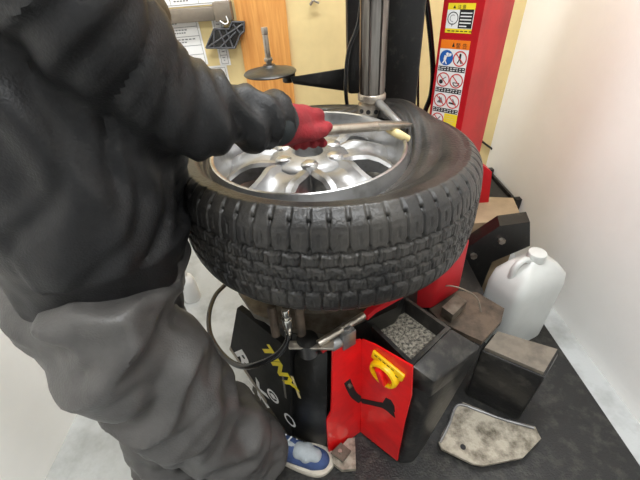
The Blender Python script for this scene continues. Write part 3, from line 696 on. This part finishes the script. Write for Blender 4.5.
# ------------------------------------------------------------------ right side, on the floor
# cloudy jug
jc = Vector((.80, .965, 0)); ja = rz(math.radians(20))
jg = empty('plastic_jug', (jc.x, jc.y, .008)); tag(jg, 'tall cloudy white plastic jug standing beside the red machine body', 'jug')
def jug(b):
    prof = [(.0, 1), (.03, 1.0), (.255, 1), (.30, .92), (.335, .62), (.35, .30), (.355, .22)]
    rings = []
    for z, k in prof[1:]:
        r = []
        for i in range(40):
            a = 2*PI*i/40; ca, sa = math.cos(a), math.sin(a)
            q = Vector((math.copysign(abs(ca)**.35, ca)*.130*k, math.copysign(abs(sa)**.35, sa)*.085*k, z*1.32-.03))
            r.append(b.verts.new(jc+ja @ q))
        rings.append(r)
    for p, q in zip(rings, rings[1:]):
        for k in range(40): b.faces.new((p[k], p[(k+1) % 40], q[(k+1) % 40], q[k]))
    b.faces.new(rings[0]); b.faces.new(rings[-1])
one('jug_body', M_jug, jug, jg, .004)
one('cap', M_jug, lambda b: cyl(b, jc+Z*.425, jc+Z*.465, .032, seg=28), jg, .004)
one('handle', M_jug, lambda b: tube(b, [jc+ja @ Vector((-.10, 0, .35)), jc+ja @ Vector((-.095, 0, .425)), jc+ja @ Vector((-.06, 0, .45)), jc+ja @ Vector((-.03, 0, .43))], .012), jg)
finish(jg)
# dirty metal plate
def plate(b):
    P = [at_z(u, v, .03) for u, v in ((457, 406), (463, 404), (500, 419), (534, 428), (540, 440), (522, 459), (482, 467), (472, 465), (441, 450), (438, 443), (441, 436))]
    prism(b, P, (0, 0, .012))
mp_ = empty('metal_plate', at_z(485, 437, .008)); tag(mp_, 'dirt-crusted pale metal plate lying on the black mat', 'plate')
one('plate', M_dirty, plate, mp_, .004)
def lip(b):
    tube(b, [at_z(u, v, .045) for u, v in ((440, 442), (449, 424), (458, 405), (480, 411), (502, 419), (534, 428))], .005, 10)
one('raised_edge', M_alloyd, lip, mp_)
one('bolt_hole', M_blk, lambda b: cyl(b, at_z(463, 447, .0425), at_z(463, 447, .0425)+Z*.001, .009, seg=20), mp_)
one('foot_rib', M_dirty, lambda b: box(b, at_z(490, 440, .018), (.07, .06, .022)), mp_)
finish(mp_)
# black bin with dusty lid
bb = empty('storage_bin', (.68, .74, .008)); tag(bb, 'black bin with a dusty grey lid beside the side box', 'bin')
q = [at_z(u, v, .30) for u, v in ((480, 350), (494, 332), (560, 352), (545, 378))]
one('bin_body', M_blackp, lambda b: hull(b, q+[Vector((p.x*.97+.02, p.y*.97+.02, .009)) for p in q]), bb, .01)
qc = sum(q, Vector())/4
one('lid', mat('dusty_lid', rgb(120, 112, 100), .7, var=.35, scale=20, bump=.3), lambda b: prism(b, [qc+(p-qc)*.9+Z*.002 for p in q], (0, 0, .014)), bb, .005)
finish(bb)
# cardboard box and black crate behind
kb = empty('cardboard_box', (.72, 1.18, .008)); tag(kb, 'plain brown cardboard box standing behind the black breaker arm', 'box')
q = [at_z(u, v, .50) for u, v in ((462, 254), (481, 214), (520, 232), (505, 262))]
q = [Vector((.63, 1.19, .46)), Vector((.86, 1.19, .46)), Vector((.90, 1.36, .46)), Vector((.72, 1.40, .46))]
kb.location = (.71, 1.22, .008)
one('carton', M_card, lambda b: prism(b, [(p.x, p.y, .009) for p in q], (0, 0, .44)), kb, .003)
finish(kb)
ck = empty('black_crate', (.92, 1.72, 0)); tag(ck, 'black plastic crate on the floor in the back corner', 'crate')
def crate(b):
    x0, x1, y0, y1 = .80, 1.06, 1.56, 1.9
    for z in range(4):
        zc_ = .04+z*.075
        for (cx, cy, sx2, sy2) in (((x0+x1)/2, y0, x1-x0, .012), ((x0+x1)/2, y1, x1-x0, .012), (x0, (y0+y1)/2, .012, y1-y0), (x1, (y0+y1)/2, .012, y1-y0)):
            box(b, (cx, cy, zc_), (sx2, sy2, .055))
    for cx in (x0, x1):
        for cy in (y0, y1): box(b, (cx, cy, .155), (.03, .03, .31))
    box(b, ((x0+x1)/2, (y0+y1)/2, .01), (x1-x0, y1-y0, .02))
one('crate_frame', M_blackp, crate, ck)
one('crate_lining', M_black, lambda b: box(b, (.93, 1.73, .15), (.23, .30, .26)), ck)
finish(ck)
# white bottle on the pale floor at the left
bp = at_z(193, 298, 0)
wb = empty('white_bottle', bp); tag(wb, 'small white plastic bottle on the pale floor left of the tyre', 'bottle')
one('bottle', M_paper, lambda b: lathe(b, [(0, 0), (.04, 0), (.043, .01), (.043, .12), (.036, .15), (.018, .165), (.016, .18), (0, .18)], bp, 32), wb)
one('cap', M_white, lambda b: cyl(b, bp+Z*.178, bp+Z*.20, .019, seg=24), wb, .002)
finish(wb)

# ------------------------------------------------------------------ the mechanic
V = Vector
hipR, hipL = V((-.395, .43, .86)), V((-.47, .58, .86))
kneR, ankR = V((-.345, .445, .48)), V((-.215, .485, .11))
kneL, ankL = V((-.47, .54, .47)), V((-.47, .40, .10))
shR, shL = V((-.245, .43, 1.375)), V((-.40, .74, 1.385))
elR, wrR = at_y(160, 105, .53), at_y(272, 122, .612)
elL, wrL = V((-.60, .76, 1.12)), V((-.52, .78, .92))
neck, head = V((-.30, .60, 1.47)), V((-.23, .63, 1.61))
chest, waist = V((-.36, .565, 1.27)), V((-.398, .535, 1.02))
fwd = V((.93, .28, -.25)).normalized(); side = fwd.cross(Z).normalized(); hup = side.cross(fwd).normalized()
HB = Matrix((fwd, side, hup)).transposed()
def hpt(f, s, u_): return head + HB @ V((f, s, u_))
body_caps = [(waist, .085, chest, .11), (chest, .12, neck-V((.0, 0, .06)), .07), (neck-V((0, 0, .08)), .055, head-V((0, 0, .06)), .052), (shR, .055, shL, .055), (chest+V((0, 0, .06)), .09, shR, .06), (chest+V((0, 0, .06)), .09, shL, .06),
    (shR, .05, elR, .038), (elR, .037, wrR, .026), (shL, .04, elL, .028), (elL, .028, wrL, .024), (waist, .085, (hipR+hipL)/2, .08),
    (hipR, .065, kneR, .05), (kneR, .054, ankR, .035), (hipL, .065, kneL, .05), (kneL, .054, ankL, .035), (ankR, .03, ankR+V((.0, .02, -.06)), .025), (ankL, .03, ankL+V((.02, .0, -.06)), .025),
    ('e', head, (.098, .074, .115), HB), ('e', hpt(.03, 0, -.055), (.062, .055, .055), HB), (hpt(.09, 0, .012), .009, hpt(.104, 0, -.022), .012), ('e', hpt(.092, 0, -.058), (.010, .024, .007), HB), ('e', hpt(.092, 0, -.069), (.010, .02, .007), HB),
    ('e', hpt(.085, 0, .03), (.012, .055, .010), HB), ('e', hpt(.0, .077, -.01), (.018, .008, .03), HB), ('e', hpt(.0, -.077, -.01), (.018, .008, .03), HB), ('e', hpt(.082, 0, -.1), (.018, .02, .014), HB),
    (wrR, .025, wrR+(wrR-elR).normalized()*.05, .02), (wrL, .025, wrL+(wrL-elL).normalized()*.05, .02)]
pe = blob('person', body_caps, M_skin, None, .009, 3)
tag(pe, 'person in black work jacket and charcoal trousers leaning over the wheel', 'person')
for s in (-1, 1):
    one('eye', M_eye, lambda b: bmesh.ops.create_uvsphere(b, u_segments=20, v_segments=12, radius=.0125, matrix=Matrix.Translation(hpt(.082, s*.032, .008))), pe)
    one('iris', M_iris, lambda b: bmesh.ops.create_uvsphere(b, u_segments=16, v_segments=10, radius=.006, matrix=Matrix.Translation(hpt(.0905, s*.032, .007))), pe)
blob('hair', [('e', hpt(-.022, 0, .038), (.098, .082, .095), HB), ('e', hpt(-.05, 0, -.01), (.06, .078, .07), HB), (hpt(.06, -.035, .085), .022, hpt(.06, .035, .085), .022)], M_hair, pe, .008, 3,
     lambda c, n: .004*noise.noise(c*60))
def folds(c, n, axis_pts, amp=.008):
    return 0
def ridged(x): return 1-math.sqrt(noise.noise(x)**2+.003)
def jk_disp(c, n):
    # diagonal drag folds that run round the sleeve, finer creases over them
    arm = (wrR-elR).normalized(); t = (c-elR).dot(arm)
    q = V((c.x*9, c.y*9, c.z*9)); bend = noise.noise(c*5)*1.2
    f = .0
    if c.y < .68 and c.z > 1.0 and c.x > -.42:
        f += .038*(ridged(V((t*15+bend+c.z*5, c.z*2.0, c.y*2.5)))-.75)
        f += .026*(ridged(V((t*34+bend*2-c.z*12, c.z*4, 3.1)))-.75)
    else:
        f += .024*(ridged(V((c.x*5+c.z*6+bend, c.y*5, c.z*2.5)))-.75)
    L = (wrR-elR).length
    if c.y < .68 and c.x > -.27 and c.z > 1.0:
        env = max(0, min(1, (t/L-.15)/.3))
        f += env*.0065*math.sin(2*PI*(t/.036+1.6*noise.noise(c*7)+c.z*5-c.y*3))
    return f+.0025*noise.noise(c*26)
jd = (wrR-elR).normalized()
jacket = blob('jacket', [(waist-V((.05, .0, .20)), .142, waist, .153), (waist+V((.008, 0, .02)), .160, chest, .175), (chest, .165, chest+V((.01, .01, .10)), .12), (chest+V((0, 0, .09)), .10, shR, .082), (chest+V((0, 0, .09)), .10, shL, .082),
    (shR, .080, elR, .074), (elR, .074, elR+(wrR-elR)*.5, .062), (elR+(wrR-elR)*.5, .060, wrR-jd*.012, .047), (elR+V((-.06, -.012, -.005)), .06, elR+V((.03, .01, .0)), .066),
    (shL, .082, elL, .07), (elL, .068, wrL, .05), (neck-V((0, 0, .07)), .075, neck-V((0, 0, .015)), .068)], M_jacket, pe, .0085, 5, jk_disp)
cuff = blob('cuff', [(wrR-jd*.012, .041, wrR+jd*.012, .040)], M_cuff, pe, .005, 2)
cuffL = blob('cuff', [(wrL, .04, wrL+(wrL-elL).normalized()*.02, .038)], M_cuff, pe, .006, 2)
def tr_disp(c, n):
    bend = noise.noise(c*4)*1.5
    return .072*(ridged(V((c.x*5+c.y*3+bend, c.y*4-c.z*3.5, c.z*6+bend)))-.72) + .026*(ridged(V((c.x*14+bend, c.y*12, c.z*17)))-.7)
blob('trousers', [(waist-V((.015, 0, .10)), .135, (hipR+hipL)/2-V((.02, 0, 0)), .14), (hipR, .118, hipR+(kneR-hipR)*.5, .118), (hipR+(kneR-hipR)*.5, .118, kneR, .108), (kneR, .108, kneR+(ankR-kneR)*.55, .104), (kneR+(ankR-kneR)*.55, .104, ankR+V((-.025, -.005, .03)), .083),
    (hipL, .112, kneL, .108), (kneL, .108, ankL+V((0, 0, .03)), .095)], M_trous, pe, .0095, 5, tr_disp)
# right glove closed round the lever
rod = lambda t: h0 + dl*t
s_h = dl.cross(Z).normalized()            # towards the camera side of the bar
if s_h.y > 0: s_h = -s_h
gc = []
wr_ = wrR + jd*.02
kn = []
for i, t in enumerate((.004, -.019, -.041, -.061)):
    base = rod(t)
    R1 = .024
    k0 = base + Z*.030 - s_h*.006 + s_h*.006*i*0                      # knuckle on top, back of hand up
    a1 = base - s_h*.030 + Z*.010                                      # over the far side
    a2 = base - s_h*.022 - Z*.018                                      # under the bar
    a3 = base + s_h*.006 - Z*.024
    kn.append(k0)
    L = (.0115, .012, .0115, .010)[i]
    gc += [(k0, L+.001, a1, L), (a1, L, a2, L*.95), (a2, L*.95, a3, L*.85)]
    gc += [(wr_, .026, k0, .014)]
gc += [(wr_, .036, (kn[1]+kn[2])/2-Z*.004, .024), (wr_, .036, wrR-jd*.02, .036), (wr_-Z*.004, .036, rod(-.03)+Z*.010-s_h*.004, .028)]
th0 = wr_ + s_h*.016 - Z*.004; th1 = rod(-.035)+s_h*.030+Z*.006; th2 = rod(-.006)+s_h*.024+Z*.008; th3 = rod(.012)+s_h*.014+Z*.012
gc += [(th0, .018, th1, .0145), (th1, .014, th2, .0125), (th2, .0125, th3, .0105)]
blob('glove', gc, M_glove, pe, .0038, 4, lambda c, n: .0015*noise.noise(c*70))
# left glove, hanging half closed
jl = (wrL-elL).normalized(); gl = [(wrL+jl*.015, .028, wrL+jl*.07, .022)]
sl = jl.cross(V((0, 1, 0))).normalized(); pn = sl.cross(jl).normalized()
for i in range(4):
    k0 = wrL+jl*.085+pn*(.03-.02*i); k1 = k0+jl*(.034, .038, .035, .028)[i]+sl*.012; k2 = k1+jl*.012+sl*.024; k3 = k2-jl*.008+sl*.018
    gl += [(wrL+jl*.03+pn*(.018-.012*i), .017, k0, .0125), (k0, .0115, k1, .011), (k1, .011, k2, .0105), (k2, .0105, k3, .009)]
gl += [(wrL+jl*.03+pn*.015, .018, wrL+jl*.06+pn*.05+sl*.015, .0135), (wrL+jl*.06+pn*.05+sl*.015, .013, wrL+jl*.09+pn*.055+sl*.03, .011)]
blob('glove', gl, M_glove, pe, .004, 3)
# socks and sneakers
for a_, d_ in ((ankR, V((-.005, .035, -.05))), (ankL, V((.01, 0, -.05)))): blob('sock', [(a_+V((0, 0, .05)), .042, a_+d_, .040)], M_cuff, pe, .006, 2)
def sneaker(heel, ang, z=0.008):
    A = rz(ang); Pf = lambda x, yy, zz: V((heel.x, heel.y, z)) + A @ V((x, yy, zz))
    r = empty('sneaker', Pf(0, 0, 0)); r.parent = pe
    out = [(-.045, 0), (-.035, -.03), (0, -.038), (.06, -.036), (.12, -.046), (.17, -.05), (.205, -.042), (.228, -.015), (.23, .012), (.212, .036), (.17, .045), (.11, .04), (.05, .034), (0, .036), (-.035, .03)]
    S = [V((x, yy, 0)) for x, yy in out]; S = catmull(S+[S[0]], 4)[:-1]
    def sole(b):
        rr = []
        for k, zz in ((1.0, 0), (1.04, .012), (1.03, .026), (.97, .03)): rr.append([b.verts.new(Pf(.09+(p.x-.09)*k, p.y*k, zz)) for p in S])
        n = len(S)
        for p, q in zip(rr, rr[1:]):
            for k in range(n): b.faces.new((p[k], p[(k+1) % n], q[(k+1) % n], q[k]))
        b.faces.new(rr[0]); b.faces.new(rr[-1])
    one('sole', M_sole, sole, r)
    blob('upper', [(Pf(.0, 0, .05), .036, Pf(.06, 0, .05), .037), (Pf(.06, 0, .05), .036, Pf(.165, -.004, .034), .037), (Pf(.165, -.004, .034), .038, Pf(.19, -.003, .032), .032), (Pf(-.008, 0, .085), .034, Pf(.05, 0, .085), .034), (Pf(.05, 0, .08), .033, Pf(.12, 0, .055), .03)], M_shoeb, r, .005, 4)
    blob('toe_mesh', [(Pf(.118, -.004, .070), .027, Pf(.174, -.004, .059), .0235), (Pf(.145, -.014, .064), .022, Pf(.145, .008, .064), .022)], M_shoeg, r, .004, 4)
    blob('tongue', [(Pf(.04, 0, .108), .016, Pf(.11, 0, .078), .012)], M_shoeg, r, .004, 3)
    for k in range(4):
        x = .062+k*.018; zz = .112-k*.0105
        one('lace', M_paper, lambda b: tube(b, [Pf(x-.006, -.024, zz-.012), Pf(x, 0, zz), Pf(x+.006, .024, zz-.012)], .0032, 8, 5), r)
    for ch in r.children: ch.matrix_parent_inverse = Matrix.Translation(Pf(0, 0, 0)).inverted()
sneaker(V((-.238, .540, 0)), math.radians(-16))
sneaker(V((-.48, .395, 0)), math.radians(-12), .008)

# ------------------------------------------------------------------ view
vs = SC.view_settings; vs.view_transform = 'Standard'; vs.look = 'None'; vs.gamma = 1; vs.use_curve_mapping = False
vs.exposure = .25
